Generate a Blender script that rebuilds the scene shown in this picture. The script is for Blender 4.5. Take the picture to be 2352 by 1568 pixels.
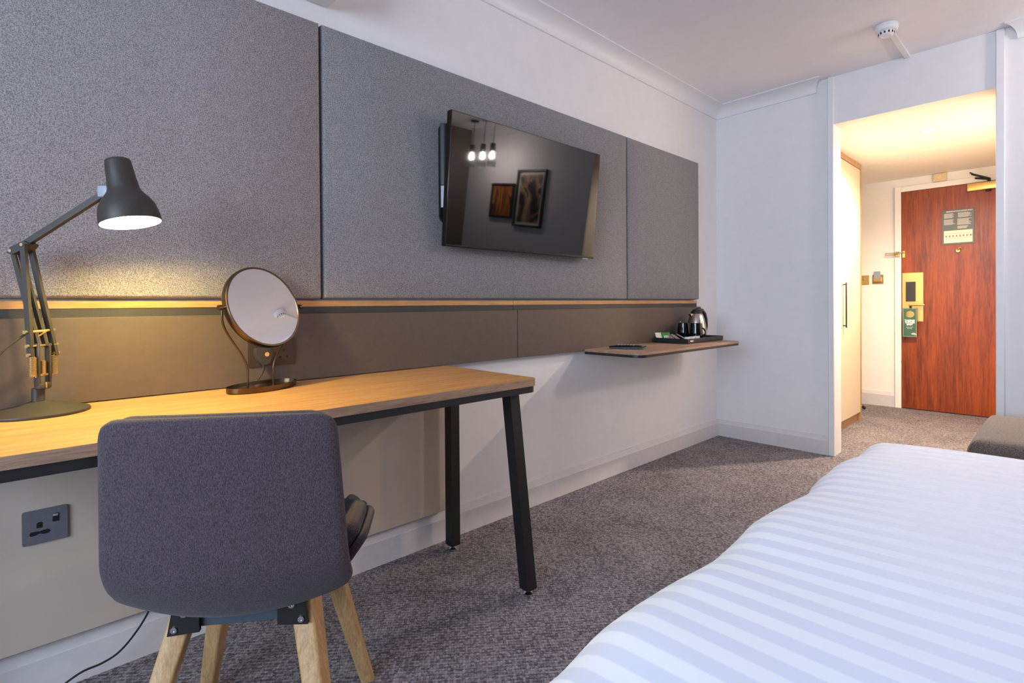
import bpy, bmesh, math, random
from mathutils import Vector, Matrix, Euler
random.seed(7)
R = math.radians
for o in list(bpy.data.objects):
    bpy.data.objects.remove(o, do_unlink=True)
scene = bpy.context.scene
COL = scene.collection

# ------------------------------------------------------------------ camera
cam_d = bpy.data.cameras.new('camera')
cam_d.sensor_width = 36.0
cam_d.lens = 1207.2 / 2352 * 36.0
cam_d.shift_y = -(784 - 707.0) / 2352
cam_d.clip_start = 0.02
cam = bpy.data.objects.new('camera', cam_d)
COL.objects.link(cam)
yaw, pitch, roll = R(46.72), R(-0.42), R(-0.40)
fw = Vector((-math.sin(yaw) * math.cos(pitch), math.cos(yaw) * math.cos(pitch), math.sin(pitch)))
rt = Vector((math.cos(yaw), math.sin(yaw), 0))
up = rt.cross(fw)
rt2 = rt * math.cos(roll) + up * math.sin(roll)
up2 = up * math.cos(roll) - rt * math.sin(roll)
mw = Matrix.Identity(4)
for i in range(3):
    mw[i][0] = rt2[i]; mw[i][1] = up2[i]; mw[i][2] = -fw[i]
mw[2][3] = 1.0
cam.matrix_world = mw
scene.camera = cam

# ------------------------------------------------------------------ colour management, world, daylight
scene.view_settings.view_transform = 'Standard'
scene.view_settings.look = 'None'
scene.view_settings.gamma = 1.0
scene.view_settings.use_curve_mapping = False
scene.view_settings.exposure = 0.0
W_STRENGTH = 1.0
WIN_POWER = 178.0
WIN_COL = (0.66, 0.81, 1.0)
LAMP_EMIT = 1270.0
LAMP_COL = (1.0, 0.80, 0.27)
PEND_EMIT = 850.0
PEND_COL = (1.0, 0.88, 0.82)
HALL_POWER = 275.0
HALL_COL = (1.0, 0.80, 0.61)
world = bpy.data.worlds.new('world')
world.use_nodes = True
scene.world = world
wb = world.node_tree.nodes['Background']
wb.inputs[0].default_value = (0.62, 0.76, 1.0, 1)
wb.inputs[1].default_value = W_STRENGTH
ld = bpy.data.lights.new('window_daylight', 'AREA')
ld.shape = 'RECTANGLE'; ld.size = 2.3; ld.size_y = 1.5
ld.energy = WIN_POWER; ld.color = WIN_COL
lo = bpy.data.objects.new('window_daylight', ld)
lo.location = (0.15, -2.60, 1.55); lo.rotation_euler = (R(90), 0, 0)
COL.objects.link(lo)

# ------------------------------------------------------------------ materials
def lin(c):
    return tuple(((v / 255) / 12.92 if v / 255 <= 0.04045 else (((v / 255) + 0.055) / 1.055) ** 2.4) for v in c)

class NT:
    def __init__(s, name):
        s.m = bpy.data.materials.new(name); s.m.use_nodes = True
        s.t = s.m.node_tree; s.b = s.t.nodes['Principled BSDF']
    def n(s, typ, **kw):
        nd = s.t.nodes.new(typ)
        for k, v in kw.items():
            if k.startswith('i_'):
                nd.inputs[k[2:].replace('_', ' ')].default_value = v
            else:
                setattr(nd, k, v)
        return nd
    def l(s, a, ao, b, bi):
        s.t.links.new(a.outputs[ao], b.inputs[bi])
    def coords(s, scale=(1, 1, 1), rot=(0, 0, 0), kind='Object'):
        tc = s.n('ShaderNodeTexCoord'); mp = s.n('ShaderNodeMapping')
        mp.inputs['Scale'].default_value = scale; mp.inputs['Rotation'].default_value = rot
        s.l(tc, kind, mp, 'Vector'); return mp
    def ramp(s, src, so, c1, c2, p1=0.35, p2=0.65):
        r = s.n('ShaderNodeValToRGB')
        r.color_ramp.elements[0].position = p1; r.color_ramp.elements[0].color = (*c1, 1)
        r.color_ramp.elements[1].position = p2; r.color_ramp.elements[1].color = (*c2, 1)
        s.l(src, so, r, 'Fac'); return r
    def bump(s, src, so, dist, strength=1.0):
        b = s.n('ShaderNodeBump'); b.inputs['Distance'].default_value = dist
        b.inputs['Strength'].default_value = strength
        s.l(src, so, b, 'Height'); s.l(b, 'Normal', s.b, 'Normal'); return b

def paint(name, rgb, rough=0.6, metal=0.0, var=0.03, scale=30.0, bump=0.0, coat=0.0):
    t = NT(name); c = lin(rgb)
    mp = t.coords()
    nz = t.n('ShaderNodeTexNoise', i_Scale=scale, i_Detail=3.0); t.l(mp, 'Vector', nz, 'Vector')
    r = t.ramp(nz, 'Fac', tuple(v * (1 - var) for v in c), tuple(min(1, v * (1 + var)) for v in c))
    t.l(r, 'Color', t.b, 'Base Color')
    t.b.inputs['Roughness'].default_value = rough; t.b.inputs['Metallic'].default_value = metal
    if coat: t.b.inputs['Coat Weight'].default_value = coat
    if bump: t.bump(nz, 'Fac', bump)
    return t.m

def fabric(name, c1, c2, scale=260.0, stretch=(1, 1, 1), bump=0.0006, sheen=0.2, weave=0.0):
    t = NT(name); mp = t.coords(scale=stretch)
    n1 = t.n('ShaderNodeTexNoise', i_Scale=scale, i_Detail=2.5, i_Roughness=0.65); t.l(mp, 'Vector', n1, 'Vector')
    n2 = t.n('ShaderNodeTexNoise', i_Scale=scale * 0.12, i_Detail=2.0); t.l(mp, 'Vector', n2, 'Vector')
    mx = t.n('ShaderNodeMath', operation='MULTIPLY_ADD'); mx.inputs[1].default_value = 0.06; t.l(n2, 'Fac', mx, 0)
    sc = t.n('ShaderNodeMath', operation='MULTIPLY'); sc.inputs[1].default_value = 0.94; t.l(n1, 'Fac', sc, 0)
    t.l(sc, 'Value', mx, 2)
    r = t.ramp(mx, 'Value', lin(c1), lin(c2), 0.36, 0.64); t.l(r, 'Color', t.b, 'Base Color')
    t.b.inputs['Roughness'].default_value = 0.95
    t.b.inputs['Specular IOR Level'].default_value = 0.15
    t.b.inputs['Sheen Weight'].default_value = sheen
    t.bump(n1, 'Fac', bump)
    return t.m

def wood(name, c1, c2, axis='y', scale=1.0, rough=0.45, fine=0.5):
    t = NT(name)
    s = {'x': (1.2, 16, 16), 'y': (16, 1.2, 16), 'z': (16, 16, 1.2)}[axis]
    mp = t.coords(scale=tuple(v * scale for v in s))
    n1 = t.n('ShaderNodeTexNoise', i_Scale=1.6, i_Detail=5.0, i_Roughness=0.6, i_Distortion=0.6); t.l(mp, 'Vector', n1, 'Vector')
    n2 = t.n('ShaderNodeTexNoise', i_Scale=9.0, i_Detail=3.0, i_Roughness=0.7); t.l(mp, 'Vector', n2, 'Vector')
    mx = t.n('ShaderNodeMath', operation='MULTIPLY_ADD'); mx.inputs[1].default_value = fine; t.l(n2, 'Fac', mx, 0)
    sc = t.n('ShaderNodeMath', operation='MULTIPLY'); sc.inputs[1].default_value = 1 - fine; t.l(n1, 'Fac', sc, 0)
    t.l(sc, 'Value', mx, 2)
    r = t.ramp(mx, 'Value', lin(c1), lin(c2), 0.36, 0.64); t.l(r, 'Color', t.b, 'Base Color')
    t.b.inputs['Roughness'].default_value = rough
    t.bump(n2, 'Fac', 0.0003, 0.5)
    return t.m

def emit(name, col, strength):
    t = NT(name); t.b.inputs['Base Color'].default_value = (*col, 1)
    t.b.inputs['Emission Color'].default_value = (*col, 1); t.b.inputs['Emission Strength'].default_value = strength
    return t.m

def carpet():
    t = NT('carpet_weave'); mp = t.coords(scale=(1, 1, 1), rot=(0, 0, R(38)))
    v = t.n('ShaderNodeTexVoronoi', i_Scale=125.0, i_Randomness=0.45); t.l(mp, 'Vector', v, 'Vector')
    sep = t.n('ShaderNodeSeparateColor'); t.l(v, 'Color', sep, 'Color')
    n1 = t.n('ShaderNodeTexNoise', i_Scale=260.0, i_Detail=2.0); t.l(mp, 'Vector', n1, 'Vector')
    n3 = t.n('ShaderNodeTexNoise', i_Scale=5.0, i_Detail=3.0); t.l(mp, 'Vector', n3, 'Vector')
    w1 = t.n('ShaderNodeTexWave', i_Scale=24.0, i_Distortion=1.2); w1.inputs['Detail Scale'].default_value = 8.0
    t.l(mp, 'Vector', w1, 'Vector')
    def madd(a, ao, k, b=None, bo=None):
        m = t.n('ShaderNodeMath', operation='MULTIPLY_ADD'); m.inputs[1].default_value = k; m.inputs[2].default_value = 0
        t.l(a, ao, m, 0)
        if b: t.l(b, bo, m, 2)
        return m
    a = madd(sep, 'Red', 0.26); a = madd(v, 'Distance', -0.30, a, 'Value'); a = madd(n1, 'Fac', 0.42, a, 'Value')
    a = madd(n3, 'Fac', 0.22, a, 'Value'); a = madd(w1, 'Fac', 0.12, a, 'Value')
    r = t.ramp(a, 'Value', lin((78, 73, 77)), lin((170, 163, 166)), 0.20, 0.66); t.l(r, 'Color', t.b, 'Base Color')
    t.b.inputs['Roughness'].default_value = 1.0; t.b.inputs['Specular IOR Level'].default_value = 0.1
    t.bump(a, 'Value', 0.004, 0.8)
    return t.m

def stripes():
    t = NT('satin_stripe_cotton'); tc = t.n('ShaderNodeTexCoord')
    sp = t.n('ShaderNodeSeparateXYZ'); t.l(tc, 'UV', sp, 'Vector')
    m = t.n('ShaderNodeMath', operation='MULTIPLY'); m.inputs[1].default_value = 1 / 0.056; t.l(sp, 'Y', m, 0)
    pp = t.n('ShaderNodeMath', operation='PINGPONG'); pp.inputs[1].default_value = 0.5; t.l(m, 'Value', pp, 0)
    r = t.ramp(pp, 'Value', lin((208, 218, 243)), lin((226, 234, 252)), 0.22, 0.28); t.l(r, 'Color', t.b, 'Base Color')
    rr = t.ramp(pp, 'Value', (0.6,) * 3, (0.8,) * 3, 0.22, 0.28); t.l(rr, 'Color', t.b, 'Roughness')
    t.b.inputs['Sheen Weight'].default_value = 0.15
    return t.m

def glass_thin(name):
    t = NT(name); t.t.nodes.remove(t.b)
    out = [n for n in t.t.nodes if n.type == 'OUTPUT_MATERIAL'][0]
    tr = t.n('ShaderNodeBsdfTransparent'); gl = t.n('ShaderNodeBsdfGlossy'); gl.inputs['Roughness'].default_value = 0.02
    fr = t.n('ShaderNodeLayerWeight'); pw = t.n('ShaderNodeMath', operation='POWER'); pw.inputs[1].default_value = 4.0; t.l(fr, 'Facing', pw, 0)
    ma = t.n('ShaderNodeMath', operation='MULTIPLY_ADD'); ma.inputs[1].default_value = 0.6; ma.inputs[2].default_value = 0.03; t.l(pw, 'Value', ma, 0)
    mx = t.n('ShaderNodeMixShader'); t.l(ma, 'Value', mx, 'Fac'); t.l(tr, 'BSDF', mx, 1); t.l(gl, 'BSDF', mx, 2); t.l(mx, 'Shader', out, 'Surface')
    return t.m

def artwork(name, cols, scale, stretch):
    t = NT(name); mp = t.coords(scale=stretch)
    v = t.n('ShaderNodeTexNoise', i_Scale=scale, i_Detail=1.0, i_Distortion=0.8); t.l(mp, 'Vector', v, 'Vector')
    r = t.n('ShaderNodeValToRGB'); t.l(v, 'Fac', r, 'Fac'); e = r.color_ramp.elements
    r.color_ramp.interpolation = 'CONSTANT'
    e[0].position = 0; e[0].color = (*lin(cols[0]), 1); e[1].position = 0.42; e[1].color = (*lin(cols[1]), 1)
    for k, c in enumerate(cols[2:]):
        q = e.new(0.5 + 0.08 * k); q.color = (*lin(c), 1)
    t.l(r, 'Color', t.b, 'Base Color'); t.b.inputs['Roughness'].default_value = 0.4
    return t.m

M = {}
M['wall'] = paint('white_wall_paint', (228, 225, 226), 0.7, var=0.012, scale=14, bump=0.0004)
M['ceil'] = paint('ceiling_paint', (234, 231, 235), 0.8, var=0.012, scale=10)
M['hallwall'] = paint('hall_wall_paint', (244, 238, 228), 0.65, var=0.012, scale=14)
M['wardrobe'] = paint('cream_wardrobe_laminate', (216, 202, 178), 0.5, var=0.01, scale=8)
M['trim'] = paint('white_gloss_paint', (226, 225, 228), 0.4, var=0.01, scale=20)
M['skirt'] = paint('white_skirting_paint', (212, 207, 208), 0.45, var=0.03, scale=25)
M['casing'] = paint('casing_panel_paint', (198, 182, 168), 0.45, var=0.01, scale=12)
M['darkwall'] = paint('taupe_wallpaper', (120, 110, 104), 0.8, var=0.06, scale=60)
M['carpet'] = carpet()
M['panel'] = fabric('grey_heather_panel_fabric_lit', (104, 100, 102), (168, 162, 164), 330.0)  # same fabric as the other panels, lamplight put into a lighter colour
M['panel_b'] = fabric('grey_heather_panel_fabric_less_lit', (94, 93, 96), (154, 151, 154), 330.0)  # the same fabric without that lamplit lightening
M['chairfab'] = fabric('charcoal_purple_chair_fabric', (52, 44, 50), (88, 77, 85), 620.0, (1.0, 1.0, 0.4), 0.0004, 0.12)
M['bench'] = fabric('brown_grey_bench_fabric', (76, 68, 64), (130, 117, 108), 300.0)
M['oak'] = wood('oak_laminate', (162, 114, 68), (200, 150, 96), 'y', 1.0)  # desk lamp's warmth put into a more orange colour
M['oakcool'] = wood('oak_cool_light', (126, 98, 80), (172, 140, 116), 'y', 1.6)  # same oak away from the lamp, cool light put into a greyer colour
M['oakleg'] = wood('light_oak_leg', (156, 118, 76), (200, 164, 116), 'z', 2.0)
M['oakz'] = wood('wardrobe_oak', (160, 124, 84), (190, 152, 108), 'z', 1.0)
M['mahog'] = wood('mahogany_veneer', (98, 36, 6), (164, 74, 16), 'z', 0.55, 0.35)
M['dark'] = paint('dark_brown_laminate', (86, 72, 64), 0.5, var=0.05, scale=40, bump=0.0001)
M['black'] = paint('black_powder_coat', (24, 23, 24), 0.45, var=0.1, scale=300, bump=0.0001)
M['blackstrip'] = paint('black_edge_strip', (52, 48, 47), 0.55, var=0.15, scale=400, bump=0.0002)
M['blackgloss'] = paint('black_gloss', (9, 9, 11), 0.08, var=0.05)
M['screen'] = paint('screen_glass', (7, 6, 6), 0.03, var=0.02)
M['bezel'] = paint('bronze_dark_bezel', (42, 36, 32), 0.3, 0.6)
M['chrome'] = paint('chrome', (215, 215, 218), 0.12, 1.0, var=0.01)
M['steel'] = paint('brushed_kettle_steel', (196, 186, 176), 0.2, 1.0, var=0.02)
M['bronze'] = paint('dark_bronze_metal', (100, 84, 66), 0.28, 1.0, var=0.03)
M['lampgrey'] = paint('graphite_lamp_paint', (56, 51, 47), 0.45, 0.15, var=0.05, scale=200)
M['lampwhite'] = paint('lamp_white_lining', (245, 240, 230), 0.6, var=0.01)
M['mirror'] = paint('mirror_silver', (236, 236, 238), 0.01, 1.0, var=0.001)
M['brass'] = paint('brushed_brass', (228, 196, 120), 0.35, 0.85, var=0.03)
M['brasspale'] = paint('pale_brass', (214, 188, 136), 0.3, 0.9, var=0.03)
M['graphite'] = paint('graphite_socket_metal', (112, 112, 122), 0.4, 0.2, var=0.04, scale=80)
M['socketbr'] = paint('bronze_socket_plate', (80, 66, 58), 0.4, 0.5, var=0.04)
M['darkslot'] = paint('dark_slot', (10, 9, 9), 0.6)
M['whiteplastic'] = paint('white_plastic', (230, 229, 230), 0.4, var=0.01)
M['greyplastic'] = paint('grey_plastic', (150, 156, 168), 0.4, var=0.02)
M['cream'] = paint('cream_plastic', (222, 208, 172), 0.4, var=0.02)
M['bluesteel'] = paint('blue_grey_steel', (78, 88, 100), 0.4, 0.4, var=0.03, scale=80)
M['stripe'] = stripes()
M['mattress'] = paint('white_mattress_cloth', (226, 226, 232), 0.9)
M['divan'] = fabric('dark_divan_fabric', (58, 56, 60), (88, 86, 90), 280)
M['signgrey'] = paint('sign_grey_green', (92, 98, 96), 0.4, var=0.01)
M['signcream'] = paint('sign_cream', (240, 228, 206), 0.5, var=0.005)
M['signtext'] = paint('sign_text_pale', (206, 204, 196), 0.5, var=0.005)
M['taggreen'] = paint('door_tag_green', (62, 100, 76), 0.5, var=0.02)
M['white'] = paint('white_print', (244, 242, 236), 0.5, var=0.005)
M['teagreen'] = paint('tea_green', (66, 130, 46), 0.45, var=0.05)
M['teacream'] = paint('tea_cream', (232, 224, 206), 0.5)
M['kraft'] = paint('sachet_mauve', (150, 132, 132), 0.5, var=0.1)
M['rubber'] = paint('black_rubber', (22, 21, 21), 0.7)
M['glass'] = glass_thin('window_glass')
M['shadeglass'] = glass_thin('pendant_glass')
M['neon'] = paint('plug_sticker', (236, 150, 96), 0.5)
M['bulb'] = emit('warm_bulb', LAMP_COL, LAMP_EMIT)
M['pendbulb'] = emit('pendant_bulb', PEND_COL, PEND_EMIT)
M['spot'] = emit('downlight_lens', (1.0, 0.86, 0.66), 12.0)
M['art1'] = artwork('abstract_amber_print', [(120, 62, 16), (176, 100, 34), (206, 140, 60), (92, 46, 20)], 3.0, (5, 1, 0.8))
M['art2'] = artwork('abstract_muted_print', [(52, 46, 46), (150, 110, 84), (190, 160, 130), (70, 60, 58)], 2.2, (2, 1, 1.6))
M['grass'] = paint('dusk_ground', (120, 130, 120), 0.9)

# ------------------------------------------------------------------ mesh builder
class MB:
    def __init__(s): s.v = []; s.f = []; s.uv = None
    def add(s, vs, fs, m=None):
        k = len(s.v)
        for p in vs:
            p = Vector(p); s.v.append(m @ p if m else p)
        s.f += [tuple(k + i for i in f) for f in fs]; return s
    def bm(s, b, m=None):
        b.verts.index_update()
        s.add([v.co.copy() for v in b.verts], [[v.index for v in f.verts] for f in b.faces], m); b.free(); return s
    def box(s, lo, hi, bev=0.0, seg=1, m=None):
        b = bmesh.new(); bmesh.ops.create_cube(b, size=1)
        for v in b.verts:
            v.co = Vector([(lo[i] + hi[i]) / 2 + v.co[i] * (hi[i] - lo[i]) for i in range(3)])
        if bev: bmesh.ops.bevel(b, geom=list(b.edges), offset=bev, segments=seg, affect='EDGES', profile=0.5)
        return s.bm(b, m)
    def frame(s, z):
        z = Vector(z).normalized(); x = z.orthogonal().normalized(); y = z.cross(x)
        return x, y, z
    def tube(s, pts, r, n=10, cap=True):
        pts = [Vector(p) for p in pts]; rs = r if isinstance(r, (list, tuple)) else [r] * len(pts)
        x, y, z = s.frame(pts[1] - pts[0]); rings = []; vs = []
        for i, p in enumerate(pts):
            if i == 0: t = pts[1] - pts[0]
            elif i == len(pts) - 1: t = pts[-1] - pts[-2]
            else: t = (pts[i + 1] - pts[i]).normalized() + (pts[i] - pts[i - 1]).normalized()
            t = t.normalized(); x = (x - t * x.dot(t)).normalized(); y = t.cross(x)
            for k in range(n):
                a = 2 * math.pi * k / n; vs.append(p + (x * math.cos(a) + y * math.sin(a)) * rs[i])
        fs = []
        for i in range(len(pts) - 1):
            for k in range(n):
                fs.append((i * n + k, i * n + (k + 1) % n, (i + 1) * n + (k + 1) % n, (i + 1) * n + k))
        if cap:
            fs.append(tuple(reversed(range(n)))); fs.append(tuple(range((len(pts) - 1) * n, len(pts) * n)))
        return s.add(vs, fs)
    def lathe(s, prof, n=32, m=None, ell=1.0, closed=False, caps=(True, True)):
        vs = []; fs = []
        for r, z in prof:
            for k in range(n):
                a = 2 * math.pi * k / n; vs.append((r * math.cos(a) * ell, r * math.sin(a), z))
        L = len(prof)
        for i in range(L - 1 + (1 if closed else 0)):
            j = (i + 1) % L
            for k in range(n):
                fs.append((i * n + k, i * n + (k + 1) % n, j * n + (k + 1) % n, j * n + k))
        if not closed:
            if prof[0][0] > 1e-6 and caps[0]: fs.append(tuple(reversed(range(n))))
            if prof[-1][0] > 1e-6 and caps[1]: fs.append(tuple(range((L - 1) * n, L * n)))
        return s.add(vs, fs, m)
    def prism(s, poly, d0, d1, fn):
        """poly: 2D outline; fn(u, v, w) -> 3D point; extruded w from d0 to d1"""
        n = len(poly); vs = [fn(u, v, d0) for u, v in poly] + [fn(u, v, d1) for u, v in poly]
        fs = [tuple(reversed(range(n))), tuple(range(n, 2 * n))] + [(i, (i + 1) % n, n + (i + 1) % n, n + i) for i in range(n)]
        return s.add(vs, fs)
    def loft(s, a, b):
        n = len(a); vs = list(a) + list(b)
        fs = [tuple(reversed(range(n))), tuple(range(n, 2 * n))] + [(i, (i + 1) % n, n + (i + 1) % n, n + i) for i in range(n)]
        return s.add(vs, fs)
    def cushion(s, w, h, t, r, edge, fn, nu=24, nv=24, m=None):
        """rounded slab; fn(x, y, off) -> point, off in [-t/2, t/2]"""
        def ax(L, n):
            e = [L / 2 * (-1), -L / 2 + edge * .1, -L / 2 + edge * .3, -L / 2 + edge * .6, -L / 2 + edge]
            mid = [(-L / 2 + edge) + (L - 2 * edge) * k / n for k in range(1, n)]
            return e + mid + [-q for q in reversed(e)]
        xs = ax(w, nu); ys = ax(h, nv); vs = []; nx, ny = len(xs), len(ys)
        for sgn in (1, -1):
            for y in ys:
                for x in xs:
                    d = min(w / 2 - abs(x), h / 2 - abs(y))
                    k = 1 - min(1, d / edge); off = sgn * t / 2 * math.sqrt(max(0, 1 - k * k))
                    X, Y = x, y
                    cxs, cys = w / 2 - r, h / 2 - r
                    if abs(x) > cxs and abs(y) > cys:
                        a = (abs(x) - cxs) / r; b = (abs(y) - cys) / r
                        X = math.copysign(cxs + r * a * math.sqrt(1 - b * b / 2), x)
                        Y = math.copysign(cys + r * b * math.sqrt(1 - a * a / 2), y)
                    vs.append(fn(X, Y, off))
        fs = []; o = nx * ny
        for j in range(ny - 1):
            for i in range(nx - 1):
                a = j * nx + i
                fs.append((a, a + 1, a + nx + 1, a + nx)); fs.append((o + a, o + a + nx, o + a + nx + 1, o + a + 1))
        b = bmesh.new(); bv = [b.verts.new(p) for p in vs]
        for f in fs: b.faces.new([bv[i] for i in f])
        bmesh.ops.remove_doubles(b, verts=list(b.verts), dist=1e-6)
        return s.bm(b, m)

def text_mb(txt, size, fn, extrude=0.0004, align='CENTER', bold=0.0):
    cu = bpy.data.curves.new('t', 'FONT'); cu.body = txt; cu.size = size; cu.extrude = extrude
    cu.align_x = align; cu.align_y = 'CENTER'; cu.offset = bold; cu.resolution_u = 3
    ob = bpy.data.objects.new('t', cu); COL.objects.link(ob)
    dg = bpy.context.evaluated_depsgraph_get(); me = bpy.data.meshes.new_from_object(ob.evaluated_get(dg))
    mb = MB(); mb.add([fn(*v.co) for v in me.vertices], [tuple(p.vertices) for p in me.polygons])
    bpy.data.objects.remove(ob); bpy.data.curves.remove(cu); bpy.data.meshes.remove(me)
    return mb

def props(o, label=None, cat=None, group=None, kind=None):
    if label: o['label'] = label
    if cat: o['category'] = cat
    if group: o['group'] = group
    if kind: o['kind'] = kind
    return o

def link_mesh(name, mb, mat, parent=None, world_space=False, angle=38, origin=None):
    me = bpy.data.meshes.new(name)
    vs = mb.v
    if parent is not None and world_space:
        mi = local_matrix_inv(parent); vs = [mi @ v for v in vs]
    if origin is not None:
        og = Vector(origin); vs = [v - og for v in vs]
    me.from_pydata([tuple(v) for v in vs], [], mb.f)
    bm = bmesh.new(); bm.from_mesh(me); bmesh.ops.recalc_face_normals(bm, faces=list(bm.faces)); bm.to_mesh(me); bm.free()
    me.shade_smooth(); me.set_sharp_from_angle(angle=R(angle))
    me.materials.append(mat)
    o = bpy.data.objects.new(name, me); COL.objects.link(o)
    if origin is not None: o.location = origin
    if parent is not None: o.parent = parent
    return o

def local_matrix(o):
    m = Matrix.Translation(o.location) @ o.rotation_euler.to_matrix().to_4x4()
    return local_matrix(o.parent) @ m if o.parent else m
def local_matrix_inv(o): return local_matrix(o).inverted()

def thing(name, label, cat, loc=(0, 0, 0), rot=(0, 0, 0), group=None):
    o = bpy.data.objects.new(name, None); o.empty_display_size = 0.1
    o.location = loc; o.rotation_euler = rot; COL.objects.link(o)
    return props(o, label, cat, group)

def part(name, mb, mat, parent, ws=False, angle=38, label=None):
    o = link_mesh(name, mb, mat, parent, ws, angle)
    if label: o['label'] = label
    return o

def solo(name, mb, mat, label, cat, group=None, angle=38, origin=None):
    return props(link_mesh(name, mb, mat, None, angle=angle, origin=origin), label, cat, group)

def struct(name, mb, mat, label=None, parent=None, angle=38):
    o = link_mesh(name, mb, mat, parent, angle=angle)
    return props(o, label, None, None, 'structure')

def copy_tree(o, parent=None):
    c = o.copy(); COL.objects.link(c); c.parent = parent
    for ch in [x for x in bpy.data.objects if x.parent == o and x is not c]:
        copy_tree(ch, c)
    return c

# ------------------------------------------------------------------ room shell
XL, YF, XR, YN, ZC = -1.83, 3.85, 1.62, -2.40, 2.45
OL, OR = -1.045, -0.274          # hall opening
ZH = 2.145                       # hall ceiling
YH = 6.05                        # hall end wall
HR = -0.17                       # hall right wall
struct('floor', MB().box((XL - .1, YN - .1, -.06), (XR + .1, YF + .14, 0)).box((XL - .1, YF + .14, -.06), (HR + .1, YH + .1, 0)), M['carpet'], 'grey loop pile carpet running into the hall')
struct('ceiling', MB().box((XL - .1, YN - .1, ZC), (XR + .1, YF + .14, ZC + .1)), M['ceil'], 'plain white bedroom ceiling')
struct('ceiling_hall', MB().box((XL, YF + .14, ZH), (HR, YH, ZH + .1)).box((OL, YF, ZH), (OR, YF + .14, ZH + .1)), M['hallwall'], 'lower ceiling of the entrance hall')
struct('wall_left', MB().box((XL - .1, YN, 0), (XL, YH, ZC)), M['wall'], 'white wall behind the grey upholstered panels')
far = MB().box((XL, YF, 0), (OL, YF + .14, ZC)).box((OL, YF, ZH + .1), (OR, YF + .14, ZC)).box((OR, YF, 0), (XR, YF + .14, ZC))
far.box((OL, YF - .004, ZH), (OR, YF, ZC))
struct('wall_far', far, M['wall'], 'white end wall with the opening to the hall')
struct('wall_right', MB().box((XR, YN, 0), (XR + .1, YF + .14, ZC)), M['darkwall'], 'taupe wall at the head of the bed')
nw = MB().box((XL, YN - .1, 0), (-1.0, YN, ZC)).box((1.3, YN - .1, 0), (XR, YN, ZC)).box((-1.0, YN - .1, 0), (1.3, YN, .8)).box((-1.0, YN - .1, 2.25), (1.3, YN, ZC))
struct('wall_near', nw, M['wall'], 'white window wall behind the viewer')
struct('wall_hall_end', MB().box((XL, YH, 0), (-1.133, YH + .1, ZH + .05)).box((-1.133, YH, 2.07), (HR, YH + .1, ZH + .05)).box((-.19, YH, 0), (HR, YH + .1, 2.07)), M['hallwall'], 'cream lit wall around the room door')
struct('wall_hall_right', MB().box((HR, YF + .14, 0), (HR + .1, YH + .1, ZH + .05)), M['hallwall'], 'right wall of the hall')

# window in the near wall
wroot = thing('window_1', 'white framed bedroom window', 'window', (0.15, YN - .05, .8))
del wroot['category']; wroot['kind'] = 'structure'
wf = MB()
for a, b in (((-1.0, -1.0 + .06)), ((1.24, 1.3)), ((.12, .18))):
    wf.box((a, YN - .08, .8), (b, YN - .03, 2.25))
for a, b in ((.8, .86), (2.19, 2.25)):
    wf.box((-1.0, YN - .08, a), (1.3, YN - .03, b))
part('window_frame', wf, M['trim'], wroot, True)
for a, b in ((-.94, .12), (.18, 1.24)):
    part('pane', MB().box((a, YN - .06, .86), (b, YN - .055, 2.19)), M['glass'], wroot, True)
part('window_sill', MB().box((-1.06, YN - .02, .76), (1.36, YN + .12, .8), .005), M['trim'], wroot, True)

# cornices (cove)
def cove(n=7, p=.095, h=.075):
    pts = [(0, -h), (.010, -h)]
    for k in range(n + 1):
        a = math.pi / 2 * k / n
        pts.append((.010 + (p - .016) * (1 - math.cos(a)), -h + .006 + (h - .014) * math.sin(a)))
    pts += [(p, -.008), (p, 0), (0, 0)]
    return pts
CV = cove()
cb = []
mb = MB(); n = len(CV)
va = [(XL + u, YN, ZC + v) for u, v in CV]; vb = [(XL + u, YF - u, ZC + v) for u, v in CV]
mb.loft(va, vb); struct('trim_1', mb, M['trim'], 'coved cornice along the left wall')
mb = MB(); mb.loft([(XL + u, YF - u, ZC + v) for u, v in CV], [(-1.15 + u * .0 + .05 * (u / .095), YF - u, ZC + v) for u, v in CV])
struct('trim_2', mb, M['trim'], 'short coved cornice left of the hall opening')
mb = MB(); mb.loft([(-.185 - .05 * (u / .095), YF - u, ZC + v) for u, v in CV], [(XR - u, YF - u, ZC + v) for u, v in CV])
struct('trim_3', mb, M['trim'], 'coved cornice right of the hall opening')
# opening architrave strips
struct('trim_4', MB().box((-1.078, YF - .018, 0), (OL, YF, ZC), .003), M['trim'], 'upright strip on the left of the hall opening')
struct('trim_5', MB().box((OR, YF - .018, 0), (-.238, YF, ZC), .003), M['trim'], 'upright strip on the right of the hall opening')
# baseboards
def skirting(name, p0, p1, nrm, label, h=.125, t=.014, mat='skirt'):
    p0 = Vector(p0); p1 = Vector(p1); nv = Vector(nrm)
    prof = [(0, 0), (t, 0), (t, h - .032), (t - .001, h - .03), (t * .45, h), (0, h)]
    mb = MB(); mb.loft([p0 + nv * u + Vector((0, 0, v)) for u, v in prof], [p1 + nv * u + Vector((0, 0, v)) for u, v in prof])
    struct(name, mb, M[mat], label, angle=20)
skirting('baseboard_left', (XL, YN, 0), (XL, YF - .014, 0), (1, 0, 0), 'white baseboard along the left wall')
skirting('baseboard_far', (XL, YF, 0), (-1.078, YF, 0), (0, -1, 0), 'white baseboard left of the hall opening')
skirting('baseboard_far_right', (-.238, YF, 0), (XR, YF, 0), (0, -1, 0), 'white baseboard right of the hall opening')
skirting('baseboard_hall', (XL, YH, 0), (-1.133, YH, 0), (0, -1, 0), 'white baseboard beside the room door', .14, .02)
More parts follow.
